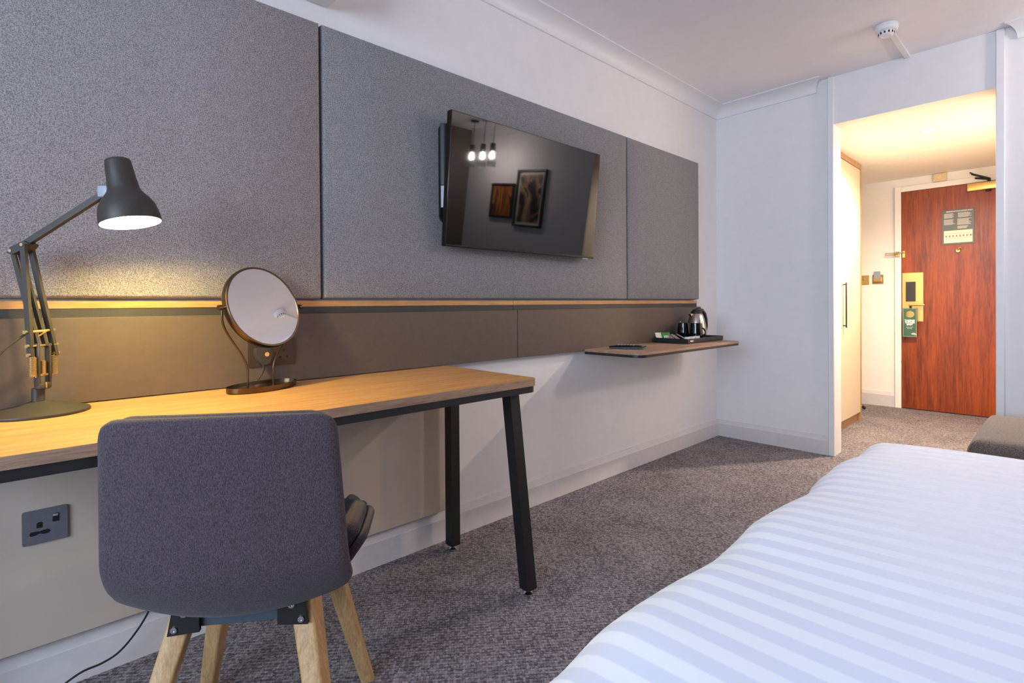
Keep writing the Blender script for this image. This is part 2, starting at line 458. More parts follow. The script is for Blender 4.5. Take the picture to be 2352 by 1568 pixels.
# boxed casing under the desk
struct('trim_6', MB().box((XL, YN + .02, .14), (-1.79, 1.303, .70), .002), M['casing'], 'pale boxed-in panel under the desk')

# ------------------------------------------------------------------ upholstered wall panels
ZP0, ZP1, XP = 1.021, 1.986, -1.788
def wall_panel(y0, y1, mat, label):
    w, h = y1 - y0, ZP1 - ZP0; cy, cz = (y0 + y1) / 2, (ZP0 + ZP1) / 2; t = 2 * (XP - XL - .002)
    def fn(x, y, off): return (XL + .002 + max(off, 0), cy + x, cz + y)
    mb = MB(); mb.cushion(w, h, t, .012, .012, fn, 8, 8)
    return solo('upholstered_wall_panel', mb, mat, label, 'wall panel', 'upholstered panels along the wall', origin=(XL + .002, cy, cz))
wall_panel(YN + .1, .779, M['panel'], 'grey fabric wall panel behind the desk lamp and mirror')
wall_panel(.781, 2.6235, M['panel_b'], 'long grey fabric wall panel behind the television')
wall_panel(2.6255, 3.499, M['panel_b'], 'short grey fabric wall panel at the far end above the kettle')
# ledge below the panels
lg = thing('wall_ledge', 'thin oak ledge with black edge under the grey fabric panels', 'ledge', (-1.815, 1.1, .977))
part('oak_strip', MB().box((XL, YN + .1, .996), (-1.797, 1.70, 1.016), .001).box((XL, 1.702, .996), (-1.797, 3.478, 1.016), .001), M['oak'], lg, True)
part('black_strip', MB().box((XL, YN + .1, .972), (-1.799, 1.70, .996)).box((XL, 1.702, .972), (-1.799, 3.476, .996)), M['blackstrip'], lg, True)
# dark panels below the ledge
for a, b, zb, lb in ((YN + .1, 1.716, .7475, 'dark brown wall board behind the desk'), (1.719, 3.512, .7475, 'dark brown wall board behind the shelf and kettle')):
    solo('dark_wall_board', MB().box((XL, a, zb), (-1.785, b, .9725), .0015), M['dark'], lb, 'wall board', 'dark boards below the ledge', origin=None)

# ------------------------------------------------------------------ wall unit top left
ac = thing('wall_unit', 'white box unit high on the wall above the grey panels', 'wall unit', (-1.74, .33, 2.063))
part('housing', MB().box((XL, -.1, 2.063), (-1.64, .826, 2.33), .012, 2), M['whiteplastic'], ac, True)
part('vent_flap', MB().box((-1.72, -.04, 2.058), (-1.66, .77, 2.0635), .002), M['greyplastic'], ac, True)

# ------------------------------------------------------------------ desk
def round_rect(x0, y0, x1, y1, rads, n=6):
    """rads for corners (x1,y0),(x1,y1),(x0,y1),(x0,y0)"""
    out = []
    for (cx, cy, a0), r in zip(((x1, y0, -90), (x1, y1, 0), (x0, y1, 90), (x0, y0, 180)), rads):
        sx = -1 if cx == x1 else 1; sy = 1 if cy == y0 else -1
        if r < 1e-5: out.append((cx, cy)); continue
        for k in range(n + 1):
            a = R(a0 + 90 * k / n); out.append((cx + sx * r + r * math.cos(a), cy + sy * r + r * math.sin(a)))
    return out
ZD = .746
XDF, YD1 = -1.247, 1.30
dk = thing('desk', 'oak topped desk with black metal frame and splayed legs', 'desk', (-1.52, .6, 0))
ol = round_rect(-1.784, -.30, XDF, YD1, (.02, .035, .0, .0))
flat = lambda u, v, w: (u, v, w)
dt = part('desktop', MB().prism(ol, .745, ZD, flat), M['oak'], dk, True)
part('edge_band', MB().prism(ol, .722, .7449, flat), M['oakcool'], dk, True)
ol2 = round_rect(-1.782, -.298, XDF - .004, YD1 - .004, (.02, .033, .0, .0))
part('frame_rail', MB().prism(ol2, .700, .7219, flat), M['black'], dk, True)
def sq_leg(top, bot, s, tw=0.0):
    a = []; b = []
    for k in range(4):
        an = R(45 + 90 * k + tw); a.append(Vector(top) + Vector((math.cos(an), math.sin(an), 0)) * s * .7071); b.append(Vector(bot) + Vector((math.cos(an), math.sin(an), 0)) * s * .7071)
    return MB().loft(b, a)
for top, bot, tw in (((-1.335, 1.245, .701), (-1.277, 1.270, .024), 0), ((-1.724, 1.284, .701), (-1.724, 1.284, .024), 0), ((-1.335, -.22, .701), (-1.277, -.25, .024), 0), ((-1.724, -.25, .701), (-1.724, -.25, .024), 0)):
    lgp = part('leg', sq_leg(top, bot, .042, tw), M['black'], dk, True)
    part('foot', MB().lathe([(.006, .024), (.006, .012), (.016, .008), (.016, 0)], 16, Matrix.Translation((bot[0], bot[1], 0))), M['chrome'], lgp, True)

# ------------------------------------------------------------------ desk chair
CH = (-1.060, .270, 0); CR = R(55.2)
ch = thing('desk_chair', 'dark grey upholstered desk chair with light oak legs', 'chair', CH, (0, 0, CR))
ZB0, ZB1 = .440, .801
def back_fn(pad):
    def fn(x, z, off):
        H = ZB1 - ZB0; v = (z + H / 2) / H; u = x / .225
        ww = (1.02 if pad == 0 else 1.0) - .095 * v
        X = x * ww
        zz = ZB0 + v * H
        zz -= .036 * (1 - u * u) * max(0, 1 - v / .6) ** 1.5
        zz += .006 * (1 - u * u) * v + pad * .25
        sweep = .055 * max(0, 1 - v / .28) ** 2
        y = -.035 * v + .034 * u * u + sweep + off + pad
        return (X, y, zz)
    return fn
mb = MB(); mb.cushion(.436, ZB1 - ZB0, .032, .038, .020, back_fn(0), 22, 20)
bk = part('backrest', mb, M['chairfab'], ch)
mb = MB(); mb.cushion(.426, ZB1 - ZB0 - .01, .030, .045, .022, back_fn(.022), 22, 16)
part('back_pad', mb, M['chairfab'], bk)
def seat_fn(zo, k):
    D = .44
    def curve(a):
        t = max(0, a - .15); tt = t * t / (t + .05)
        return Vector((min(a, .15) + .72 * t - .12 * tt, .430 + .95 * tt))
    def fn(x, y, off):
        v = (y + D / 2) / D; u = x / .3
        ee = min(1, max(0, (v - .25) / .65)); wing = (.112 - .085 * ee * ee * (3 - 2 * ee)) * k
        s_ = u * (.185 + wing); a = abs(s_); p = curve(a); d = (curve(a + .002) - curve(max(0, a - .002))).normalized()
        q = p + Vector((-d.y, d.x)) * (zo + off)
        return (math.copysign(q.x, s_ if s_ else 1), .075 + v * D, q.y - .02 * max(0, v - .85) / .15)
    return fn
mb = MB(); mb.cushion(.6, .44, .016, .03, .006, seat_fn(0, 1.0), 30, 22)
st = part('seat', mb, M['chairfab'], ch)
mb = MB(); mb.cushion(.595, .43, .036, .03, .012, seat_fn(.027, 1.02), 30, 18)
part('seat_pad', mb, M['chairfab'], st)
def wleg(top, bot, a=(.046, .066), b=(.034, .032), ang=0):
    def rr(c, w, d):
        pts = round_rect(-w / 2, -d / 2, w / 2, d / 2, (.007,) * 4, 3)
        q = R(ang); return [Vector(c) + Vector((p[0] * math.cos(q) - p[1] * math.sin(q), p[0] * math.sin(q) + p[1] * math.cos(q), 0)) for p in pts]
    return MB().loft(rr(bot, *b), rr(top, *a))
for sx in (-1, 1):
    part('leg', wleg((sx * .108, .135, .424), (sx * .200, -.030, 0), ang=-sx * 6), M['oakleg'], ch)
    part('leg', wleg((sx * .108, .33, .424), (sx * .2, .42, 0), ang=sx * 6), M['oakleg'], ch)
br = part('bracket', MB().box((-.082, .082, .372), (.082, .086, .416), .001).box((-.082, .086, .412), (.082, .33, .416)), M['bluesteel'], ch)
for sx in (-1, 1):
    q = MB(); ply = [(.072, .368), (.130, .364), (.120, .418), (.072, .418)]
    q.prism([(sx * a, b) for a, b in ply], .070, .080, lambda u, v, w: (u, w, v))
    pl = part('plate', q, M['black'], br)
    for bx, bz in ((.117, .376), (.099, .406)):
        part('bolt', MB().lathe([(.0062, 0), (.0062, .003), (.0025, .0034), (.0022, .0015), (0, .0015)], 14, Matrix.Translation((sx * bx, .070, bz)) @ Matrix.Rotation(R(90), 4, 'X')), M['chrome'], pl)

# ------------------------------------------------------------------ desk lamp
LP = (-1.70, .035, ZD)
lp = thing('desk_lamp', 'dark grey sprung arm desk lamp, switched on', 'lamp', LP, (0, 0, R(45)))
part('base', MB().lathe([(.097, 0), (.099, .003), (.098, .0065), (.09, .0095), (.06, .0165), (.03, .0235), (.017, .029), (.0, .030)], 56), M['lampgrey'], lp, angle=50)
part('stem', MB().lathe([(.0125, .028), (.0125, .06), (0, .06)], 20), M['lampgrey'], lp)
fk = MB()
fk.box((.004, -.017, .058), (.020, .017, .074), .004, 2)
for a in (-1, 1): fk.box((.005, a * .0145 - .0035, .066), (.019, a * .0145 + .0035, .168), .003, 2)
fo = part('fork', fk, M['lampgrey'], lp)
part('fork_screw', MB().box((.0195, -.002, .060), (.0215, .002, .074), .0008), M['brasspale'], fo)
def bar(p, q, w=.008, d=.012):
    p = Vector(p); q = Vector(q); t = (q - p).normalized(); y = Vector((0, 1, 0)); x = y.cross(t).normalized()
    sq = [(-d / 2, -w / 2), (d / 2, -w / 2), (d / 2, w / 2), (-d / 2, w / 2)]
    return MB().loft([p + x * a + y * b for a, b in sq], [q + x * a + y * b for a, b in sq])
part('lower_arm', bar((.0085, -.026, .136), (-.012, -.020, .404)), M['lampgrey'], lp)
part('lower_arm', bar((.0200, .026, .136), (-.030, .016, .404)), M['lampgrey'], lp)
part('link_arm', bar((.0075, -.008, .160), (-.050, -.008, .390), .006, .010), M['lampgrey'], lp)
part('link_arm', bar((.0120, .008, .160), (-.048, .008, .390), .006, .010), M['lampgrey'], lp)
part('elbow', MB().prism([(-.058, .383), (-.050, .398), (-.018, .412), (-.004, .405), (-.010, .396), (-.046, .380)], -.015, .012, lambda u, v, w: (u, w, v)), M['lampgrey'], lp)
part('upper_arm', bar((-.035, -.002, .3995), (.174, 0, .527), .011, .014), M['lampgrey'], lp)
PV = []
for s, z, a in ((.0085, .142, -1), (.0055, .163, -1), (.001, .196, -1), (.0200, .142, 1), (.017, .163, 1), (.0095, .198, 1)):
    PV.append(MB().tube([(s, a * .0215, z), (s, a * .0345, z)], .0042, 12))
PV.append(MB().tube([(.001, -.022, .196), (.0095, .022, .198)], .0035, 12))
for s, z in ((.013, .163), (.013, .092)): PV.append(MB().tube([(s, -.026, z), (s, .026, z)], .0028, 10))
for s, z, a in ((-.012, .402, -.02), (-.05, .389, -.01), (-.030, .402, .016)): PV.append(MB().tube([(s, a - .006, z), (s, a + .006, z)], .0038, 10))
for q_ in PV: part('pivot', q_, M['brasspale'], lp)
part('stay', MB().tube([(.004, -.002, .185), (.012, .010, .196), (.010, .020, .198)], .002, 8), M['brasspale'], lp)
for s, a, z0, z1, rr in ((.013, -.027, .090, .137, .0068), (.0165, .026, .090, .137, .0062), (.0125, 0, .0925, .126, .0048)):
    pts = []; N = 15 * 10
    for k in range(N + 1):
        an = 2 * math.pi * k / 10; pts.append((s + rr * math.cos(an), a + rr * math.sin(an), z0 + (z1 - z0) * k / N))
    part('spring', MB().tube(pts, .0013, 5), M['brasspale'], lp)
sd = Vector((.032, 0, -.1527)); SL = sd.length; sd.normalize()
sm = Matrix.Translation((.2012, 0, .6063)) @ Vector((0, 0, 1)).rotation_difference(sd).to_matrix().to_4x4()
outp = [(0, .0), (.020, .0008), (.0255, .004), (.027, .010), (.0295, .045), (.0325, .072), (.0345, .079), (.0395, .087), (.049, .099), (.0565, .113), (.0605, .128), (.0625, .142), (.0632, SL)]
part('shade', MB().lathe(outp + [(.0615, SL), (.0608, .142), (.0588, .128)], 56, sm, caps=(False, False)), M['lampgrey'], lp, angle=55)
part('shade_lining', MB().lathe([(.0614, SL - .0005), (.0606, .142), (.0586, .128), (.0546, .113), (.047, .100), (.0375, .089), (.030, .078), (.0, .076)], 48, sm, caps=(False, True)), M['lampwhite'], lp, angle=55)
bl = MB(); bl.lathe([(0, .145), (.010, .1435), (.018, .139), (.0225, .131), (.023, .124), (.020, .114), (.014, .104), (.011, .092), (.011, .076)], 24, sm)
part('bulb', bl, M['bulb'], lp)
part('shade_joint', MB().box((.160, -.012, .514), (.190, .012, .542), .004, 2), M['greyplastic'], lp)
cb = [(-.002, -.026, .19)]
for k in range(9):
    q = k / 8; cb.append((-.004 - .055 * q, -.028 - .055 * q - .01 * math.sin(q * 3.1), .19 - .11 * q + .03 * (q * (1 - q))))
cb += [(-.075, -.10, .03), (-.085, -.13, .006), (-.09, -.20, .004), (-.085, -.37, .004)]
part('cable', MB().tube(cb, .0028, 8), M['lampgrey'], lp)

# ------------------------------------------------------------------ make-up mirror
mk = thing('makeup_mirror', 'round bronze make-up mirror on an oval tray base', 'mirror', (-1.693, .545, ZD), (0, 0, R(21.9)))
part('tray_base', MB().lathe([(0, .0), (.110, .0), (.114, .003), (.115, .017), (.1135, .017), (.112, .006), (.0, .005)], 56, None, .57), M['bronze'], mk, angle=45)
ZM = .250; el = R(18.7)
Mm = Matrix.Translation((.004, 0, ZM)) @ Matrix.Rotation(R(90) - el, 4, 'Y')
part('rim', MB().lathe([(.116, -.015), (.125, -.013), (.128, -.007), (.128, .006), (.126, .0105), (.1215, .0105), (.1205, .0085), (.0, .0085), ], 72, Mm).lathe([(0, -.015), (.116, -.015)], 72, Mm), M['bronze'], mk, angle=30)
part('glass_face', MB().lathe([(.1205, .0088), (.1205, .0093), (0, .0093)], 72, Mm), M['mirror'], mk, angle=30)
for sy in (-1, 1):
    pts = []
    for k in range(25):
        q = k / 24; z = .004 + q * .246
        e = min(1, max(0, (q - .22) / .66)); e = e * e * (3 - 2 * e)
        pts.append((.004 - .012 * (1 - e), sy * (.046 + .090 * e), z))
    po = part('post', MB().tube(pts, .0032, 10), M['bronze'], mk)
    part('knob', MB().tube([(.004, sy * .127, ZM), (.004, sy * .137, ZM)], .004, 12).tube([(.004, sy * .137, ZM), (.004, sy * .147, ZM)], .0075, 16), M['bronze'], po)

# ------------------------------------------------------------------ sockets
def plate_fn(x0): return lambda u, v, w: (x0 + w, u, v)
ds = thing('double_socket', 'bronze double wall socket behind the round mirror', 'socket', (-1.785, .604, .84))
part('plate', MB().prism(round_rect(.530, .806, .678, .893, (.006,) * 4, 4), 0, .004, plate_fn(-1.785)), M['socketbr'], ds, True)
for cy in (.570, .640):
    for dy, dz, w, h in ((0, .012, .005, .009), (-.011, -.010, .007, .005), (.011, -.010, .007, .005)):
        part('pin_hole', MB().box((-1.7815, cy + dy - w / 2, .842 + dz - h / 2), (-1.7805, cy + dy + w / 2, .842 + dz + h / 2)), M['darkslot'], ds, True)
    part('rocker', MB().box((-1.7815, cy - .006, .868), (-1.778, cy + .006, .884), .001), M['darkslot'], ds, True)
pg = thing('mains_plug', 'dark three pin plug with an orange round sticker under the mirror', 'plug', (-1.78, .57, .84))
part('body', MB().prism([(.546, .866), (.594, .866), (.596, .846), (.586, .818), (.574, .813), (.562, .815), (.551, .828), (.545, .848)], 0, .030, plate_fn(-1.7795)), M['blackstrip'], pg, True)
part('sticker', MB().prism([(.577 + .007 * math.cos(k * .5236), .846 + .007 * math.sin(k * .5236)) for k in range(12)], 0, .0008, plate_fn(-1.7493)), M['neon'], pg, True, label='round orange sticker')
part('cable', MB().tube([(-1.765, .572, .818), (-1.765, .572, .800), (-1.768, .568, .785), (-1.773, .558, .768), (-1.775, .548, .755), (-1.776, .53, .7495)], [.0045, .004, .0028, .0028, .0028, .0028], 8), M['lampgrey'], pg, True)
ss = thing('single_socket', 'dark grey metal single socket on the pale panel under the desk', 'socket', (-1.79, .046, .44))
part('plate', MB().prism(round_rect(.003, .404, .090, .489, (.005,) * 4, 4), 0, .005, plate_fn(-1.789)), M['graphite'], ss, True)
def hole(pts): return MB().prism(pts, .0051, .0056, plate_fn(-1.789))
part('pin_hole', hole([(.030, .4435), (.0415, .4435), (.0415, .4565), (.039, .458), (.033, .458), (.030, .455)]), M['darkslot'], ss, True)
part('pin_hole', hole([(.017, .428), (.020, .4255), (.029, .4265), (.036, .430), (.043, .4262), (.052, .4262), (.0555, .429), (.0555, .434), (.052, .437), (.042, .4365), (.036, .4345), (.029, .4362), (.020, .436), (.017, .4335)]), M['darkslot'], ss, True)
rk = part('rocker', MB().box((-1.7845, .0605, .4525), (-1.7815, .0725, .473), .001), M['darkslot'], ss, True)
part('rocker_tip', MB().box((-1.7825, .0612, .4665), (-1.7807, .0718, .4722), .0006), M['greyplastic'], rk, True)
cpts = []
for a, b in (((-1.78, .42, .56), None), ((-1.775, .34, .30), None), ((-1.77, .262, .15), None), ((-1.765, .225, .098), None), ((-1.76, .19, .068), None), ((-1.765, .155, .053), None), ((-1.77, .11, .046), None), ((-1.77, .05, .02), None), ((-1.76, -.02, .004), None), ((-1.76, -.10, .004), None)):
    cpts.append(Vector(a))
def smooth(pts, n=6):
    out = []
    for i in range(len(pts) - 1):
        p0 = pts[max(0, i - 1)]; p1 = pts[i]; p2 = pts[i + 1]; p3 = pts[min(len(pts) - 1, i + 2)]
        for k in range(n):
            t = k / n
            out.append(.5 * ((2 * p1) + (p2 - p0) * t + (2 * p0 - 5 * p1 + 4 * p2 - p3) * t * t + (3 * p1 - p0 - 3 * p2 + p3) * t ** 3))
    out.append(pts[-1]); return out
solo('power_cable', MB().tube(smooth(cpts), .0028, 8), M['rubber'], 'thin black cable hanging below the desk behind the chair', 'cable')

# ------------------------------------------------------------------ television and bracket
TVW, TVH = .9555, .540
tv = thing('television', 'flat black wall television tilted slightly downward', 'television', (-1.700, 1.7373, 1.5046), (0, R(5.1), R(-.35)))
part('casing', MB().box((-.030, -TVW / 2, -TVH / 2), (0, TVW / 2, TVH / 2), .003), M['bezel'], tv)
part('rear_bulge', MB().box((-.044, -.30, -.20), (-.029, .30, .10), .006, 2), M['black'], tv)
part('screen', MB().box((-.001, -TVW / 2 + .005, -TVH / 2 + .010), (.0006, TVW / 2 - .005, TVH / 2 - .005)), M['screen'], tv)
part('chin_strip', MB().box((-.001, -TVW / 2 + .004, -TVH / 2 + .002), (.0012, TVW / 2 - .004, -TVH / 2 + .008), .0006), M['bezel'], tv)
part('sensor', MB().box((-.012, TVW / 2 - .085, -TVH / 2 - .006), (-.002, TVW / 2 - .045, -TVH / 2 + .001), .001), M['greyplastic'], tv)
bk = thing('television_bracket', 'black metal wall bracket half hidden behind the television', 'bracket', (-1.78, 1.5, 1.5))
part('wall_plate', MB().prism(round_rect(1.272, 1.338, 1.95, 1.748, (.03,) * 4, 5), 0, .012, plate_fn(-1.788)), M['black'], bk, True)
for ay in (1.55, 1.86): part('arm', MB().box((-1.776, ay, 1.63), (-1.722, ay + .05, 1.70), .003), M['black'], bk, True)
mbx = thing('media_box', 'slim black curved box with small white lettering beside the television', 'media box', (-1.76, 1.30, 1.49))
pr = [(1.2725, 0), (1.42, 0), (1.42, .022), (1.36, .024), (1.31, .023), (1.290, .019), (1.2775, .011)]
part('housing', MB().prism(pr, 1.492, 1.744, lambda u, v, w: (-1.7755 + v, u, w)), M['black'], mbx, True, angle=60)
part('lettering', text_mb('qnub', .0085, lambda x, y, z: (-1.7554 + z, 1.2905 - y * .9, 1.604 + x), .0003), M['white'], mbx, True)
pr2 = [(1.2745, 0), (1.40, 0), (1.40, .020), (1.30, .020), (1.281, .012)]
part('grey_base', MB().prism(pr2, 1.400, 1.489, lambda u, v, w: (-1.7755 + v, u, w)), M['greyplastic'], mbx, True, angle=60)
solo('round_hub', MB().lathe([(.024, 0), (.026, .003), (.024, .014), (.018, .018), (0, .019)], 28, Matrix.Translation((-1.755, 1.302, 1.422)) @ Matrix.Rotation(R(90), 4, 'Y')), M['blackgloss'], 'small round glossy black puck behind the television edge', 'puck')

# ------------------------------------------------------------------ shelf and tray set
ZS = .756
sh = thing('wall_shelf', 'floating oak shelf with black underside below the television', 'shelf', (-1.6, 2.8, .73))
so = round_rect(-1.784, 2.212, -1.436, 3.345, (.055, .03, 0, 0), 8)
part('oak_board', MB().prism(so, .7435, ZS, flat), M['oakcool'], sh, True)
so2 = round_rect(-1.784, 2.213, -1.437, 3.344, (.055, .03, 0, 0), 8)
part('black_underside', MB().prism(so2, .730, .7434, flat), M['black'], sh, True)
rmt = thing('remote_control', 'black television remote lying on the oak shelf', 'remote', (-1.622, 2.372, ZS), (0, 0, R(-66)))
rp = [(-.095, .010), (-.088, .004), (-.070, .0005), (-.03, .0005), (-.005, .004), (.03, .0005), (.055, 0), (.085, .006), (.097, .013), (.094, .017), (.06, .021), (0, .022), (-.06, .019), (-.093, .015)]
part('body', MB().prism(rp, -.022, .022, lambda u, v, w: (w, u, v)), M['blackgloss'], rmt, angle=60)
part('end_cap', MB().box((-.018, .078, .0175), (.018, .096, .0195), .0009), M['chrome'], rmt)
for k in range(6):
    for j in (-1, 0, 1):
        part('button', MB().box((j * .011 - .003, -.05 + k * .016, .0205), (j * .011 + .003, -.042 + k * .016, .0232), .0008), M['greyplastic'], rmt)
tr = thing('hospitality_tray', 'black tray holding the kettle and mugs on the shelf', 'tray', (-1.66, 3.12, ZS))
TX0, TX1, TY0, TY1 = -1.772, -1.545, 2.878, 3.338
tb = MB().prism(round_rect(TX0, TY0, TX1, TY1, (.012,) * 4, 4), ZS, ZS + .006, flat)
part('tray_base', tb, M['black'], tr, True)
for lo_, hi_ in (((TX0, TY0, ZS + .006), (TX0 + .007, TY1, ZS + .030)), ((TX1 - .007, TY0, ZS + .006), (TX1, TY1, ZS + .030)), ((TX0 + .007, TY0, ZS + .006), (TX1 - .007, TY0 + .007, ZS + .030)), ((TX0 + .007, TY1 - .007, ZS + .006), (TX1 - .007, TY1, ZS + .030))):
    part('tray_rim', MB().box(lo_, hi_, .002), M['black'], tr, True)
part('lettering', text_mb('VEGUE', .0125, lambda x, y, z: (TX1 + .0002 + z, 2.925 + x, ZS + .0155 + y), .0003, bold=.0003), M['white'], tr, True)
ZT = ZS + .0062
# kettle
kt = thing('kettle', 'small steel kettle with black lid and handle on the tray', 'kettle', (-1.690, 3.264, ZT), (0, 0, R(-20)))
part('power_base', MB().lathe([(.064, 0), (.066, .003), (.065, .012), (.0, .013)], 40), M['black'], kt)
part('body', MB().lathe([(.062, .014), (.064, .022), (.063, .05), (.059, .09), (.051, .13), (.042, .158), (.034, .172), (0, .173)], 48), M['steel'], kt, angle=60)
part('lid', MB().lathe([(.036, .170), (.037, .176), (.030, .187), (.016, .193), (0, .194)], 32), M['black'], kt, angle=60)
part('handle', MB().tube([(.0, -.020, .186), (.0, .010, .193), (0, .045, .186), (0, .066, .165), (0, .078, .130), (0, .082, .085), (0, .076, .050)], [.010, .013, .014, .013, .012, .011, .009], 12), M['black'], kt, angle=60)
part('spout', MB().prism([(-.034, .135), (-.060, .160), (-.058, .166), (-.030, .166)], -.012, .012, lambda u, v, w: (w, u, v)), M['steel'], kt)
# mugs
def mug(loc, rz, label):
    t = thing('mug', label, 'mug', loc, (0, 0, rz), 'black mugs on the tray')
    part('cup', MB().lathe([(0, .0), (.038, .0), (.0405, .004), (.0395, .05), (.0345, .108), (.0325, .108), (.036, .05), (.036, .008), (0, .007)], 36), M['blackgloss'], t, angle=50)
    hp = [(.036, 0, .078)] + [(.040 + .026 * math.sin(R(a)), 0, .050 + .028 * math.cos(R(a))) for a in range(10, 175, 15)] + [(.039, 0, .022)]
    part('handle', MB().tube(hp, .0048, 10), M['blackgloss'], t)
    return t
mug((-1.715, 3.140, ZT), R(-75), 'black mug with a spoon beside the tea sachets')
mug((-1.625, 3.130, ZT), R(60), 'black mug in front of the kettle')
solo('teaspoon', MB().tube([(-1.712, 3.135, ZT + .012), (-1.722, 3.113, ZT + .117)], .0022, 8).box((-1.726, 3.107, ZT + .108), (-1.7225, 3.116, ZT + .122), .001), M['chrome'], 'steel teaspoon standing in the left mug', 'spoon')
# sachets
def sachet(name, loc, rot, mat, label, cat, w=.058, h=.062, t=.005, group=None, face=None):
    o = thing(name, label, cat, loc, rot, group)
    mb = MB(); mb.cushion(w, h, t, .003, .012, lambda x, y, off: (off, x, y + h / 2), 4, 4)
    part('packet', mb, mat, o)
    if face: part('label_print', MB().box((t / 2 - .0003, -w * .27, h * .15), (t / 2 + .0006, w * .27, h * .62)), M[face], o)
    return o
sachet('tea_sachet', (-1.744, 2.918, ZT), (0, R(-32), R(-35)), M['teacream'], 'white tea sachet leaning behind the green one', 'sachet', group='tea sachets')
gs = sachet('tea_sachet', (-1.718, 2.945, ZT), (0, R(-32), R(-35)), M['teagreen'], 'green tea sachet with a pale printed square', 'sachet', group='tea sachets', face='teacream')
part('lettering', text_mb('TG', .020, lambda x, y, z: (.0033 + z, x, .024 + y), .0003), M['darkslot'], gs)
for k in range(4):
    sachet('sugar_sachet', (-1.655 + .02 * (k % 2), 2.925 + .030 * k, ZT + .003 + .004 * k), (R(8 * k), R(-58), R(15 * k - 30)), M['kraft'], ['mauve sugar sachet nearest the front of the tray', 'second mauve sugar sachet from the tray front', 'third mauve sugar sachet, before the mugs', 'mauve sugar sachet touching the left mug'][k], 'sachet', .03, .062, .005, 'sugar sachets')
ORD = ['first', 'second', 'third', 'fourth', 'fifth', 'sixth']
for k in range(6):
    o = thing('milk_pot', ORD[k] + ' white milk pot from the lettered corner of the tray', 'milk pot', (-1.572 - .006 * (k % 2), 2.915 + .029 * k, ZT), (R(0), R(0), 0), 'milk pots')
    part('pot', MB().lathe([(.011, 0), (.0135, .034), (.0, .034)], 18, Matrix.Rotation(R(0), 4, 'X')), M['whiteplastic'], o)
    part('foil_lid', MB().lathe([(.0145, .0341), (.0145, .0358), (0, .0358)], 10), M['chrome'], o)

# ------------------------------------------------------------------ ceiling things
sk = thing('smoke_detector', 'white round smoke detector on the ceiling', 'smoke detector', (-.664, 3.345, ZC), (R(180), 0, 0))
part('base_ring', MB().lathe([(0, 0), (.051, 0), (.053, .004), (.053, .010), (.050, .013), (.052, .016), (.051, .028), (.044, .034), (0, .034)], 40), M['whiteplastic'], sk)
part('sensing_head', MB().lathe([(.037, .034), (.033, .052), (.022, .056), (.020, .054), (0, .054)], 40), M['whiteplastic'], sk)
for k in range(12):
    a = 2 * math.pi * k / 12
    part('vent_slot', MB().box((.0335, -.0035, .036), (.0362, .0035, .048), 0, 1, Matrix.Rotation(a, 4, 'Z')), M['darkslot'], sk)
solo('cable_trunking', MB().box((-.673, 3.40, ZC - .014), (-.645, YF - .004, ZC), .001), M['whiteplastic'], 'white trunking from the smoke detector to the wall', 'trunking')
dl = thing('downlight', 'small recessed ceiling light glowing in the hall', 'downlight', (-.659, 4.467, ZH), (R(180), 0, 0))
part('bezel', MB().lathe([(.026, -.004), (.040, -.004), (.040, .003), (.028, .005), (.026, .003)], 32, None, 1.0, True), M['whiteplastic'], dl)
part('lens', MB().lathe([(.0265, .0005), (.0265, .0025), (0, .0025)], 28), M['spot'], dl)
sl = bpy.data.lights.new('downlight_beam', 'SPOT'); sl.energy = HALL_POWER; sl.color = HALL_COL; sl.spot_size = R(165); sl.spot_blend = 0.7; sl.shadow_soft_size = 0.03
so_ = bpy.data.objects.new('downlight_beam', sl); so_.location = (-.659, 4.467, ZH - .012); COL.objects.link(so_)

# ------------------------------------------------------------------ hall: wardrobe, door and fittings
wd = thing('wardrobe', 'tall cream wardrobe with oak carcass in the hall', 'wardrobe', (-1.5, 4.6, 0))
part('carcass', MB().box((XL + .01, 4.04, .0), (-1.222, 5.127, .075)).box((XL + .01, 4.04, .075), (-1.222, 5.127, 2.10)), M['oakz'], wd, True)
part('side_panel', MB().box((XL + .01, 5.128, 0), (-1.198, 5.150, 2.142)).box((XL + .01, 4.04, 2.1005), (-1.198, 5.128, 2.142)), M['oakz'], wd, True)
for a, b, hy in ((4.045, 4.580, 4.10), (4.584, 5.126, 4.630)):
    d = part('door', MB().box((-1.221, a, .078), (-1.201, b, 2.098), .002), M['wardrobe'], wd, True)
    part('handle', MB().box((-1.182, hy, .800), (-1.174, hy + .012, 1.148), .001).box((-1.201, hy + .002, .812), (-1.181, hy + .010, .820)).box((-1.201, hy + .002, 1.128), (-1.181, hy + .010, 1.136)), M['black'], d, True)
dr = thing('door_1', 'mahogany veneered room door at the end of the hall', 'door', (-.66, YH, 0)); del dr['category']; dr['kind'] = 'structure'
part('leaf', MB().box((-1.080, 6.03, .006), (-.245, 6.075, 2.017), .002), M['mahog'], dr, True)
part('frame', MB().box((-1.133, 6.018, 0), (-1.083, 6.10, 2.07), .002).box((-.242, 6.018, 0), (-.190, 6.10, 2.07), .002).box((-1.083, 6.030, 2.020), (-.242, 6.10, 2.07), .002), M['hallwall'], dr, True)
lk = part('lock_plate', MB().box((-1.076, 6.026, .815), (-.919, 6.03, 1.264), .001), M['brass'], dr, True)
part('card_reader', MB().prism([(-1.046, 1.0), (-.975, 1.0), (-.975, 1.18), (-1.046, 1.18)], 6.006, 6.026, lambda u, v, w: (u, w, v)), M['blackstrip'], lk, True)
part('lever', MB().tube([(-1.010, 6.026, .965), (-1.010, 5.985, .965)], .010, 14).tube([(-1.020, 5.985, .965), (-.960, 5.982, .968), (-.905, 5.985, .966)], [.009, .010, .009], 12), M['brass'], lk, True)
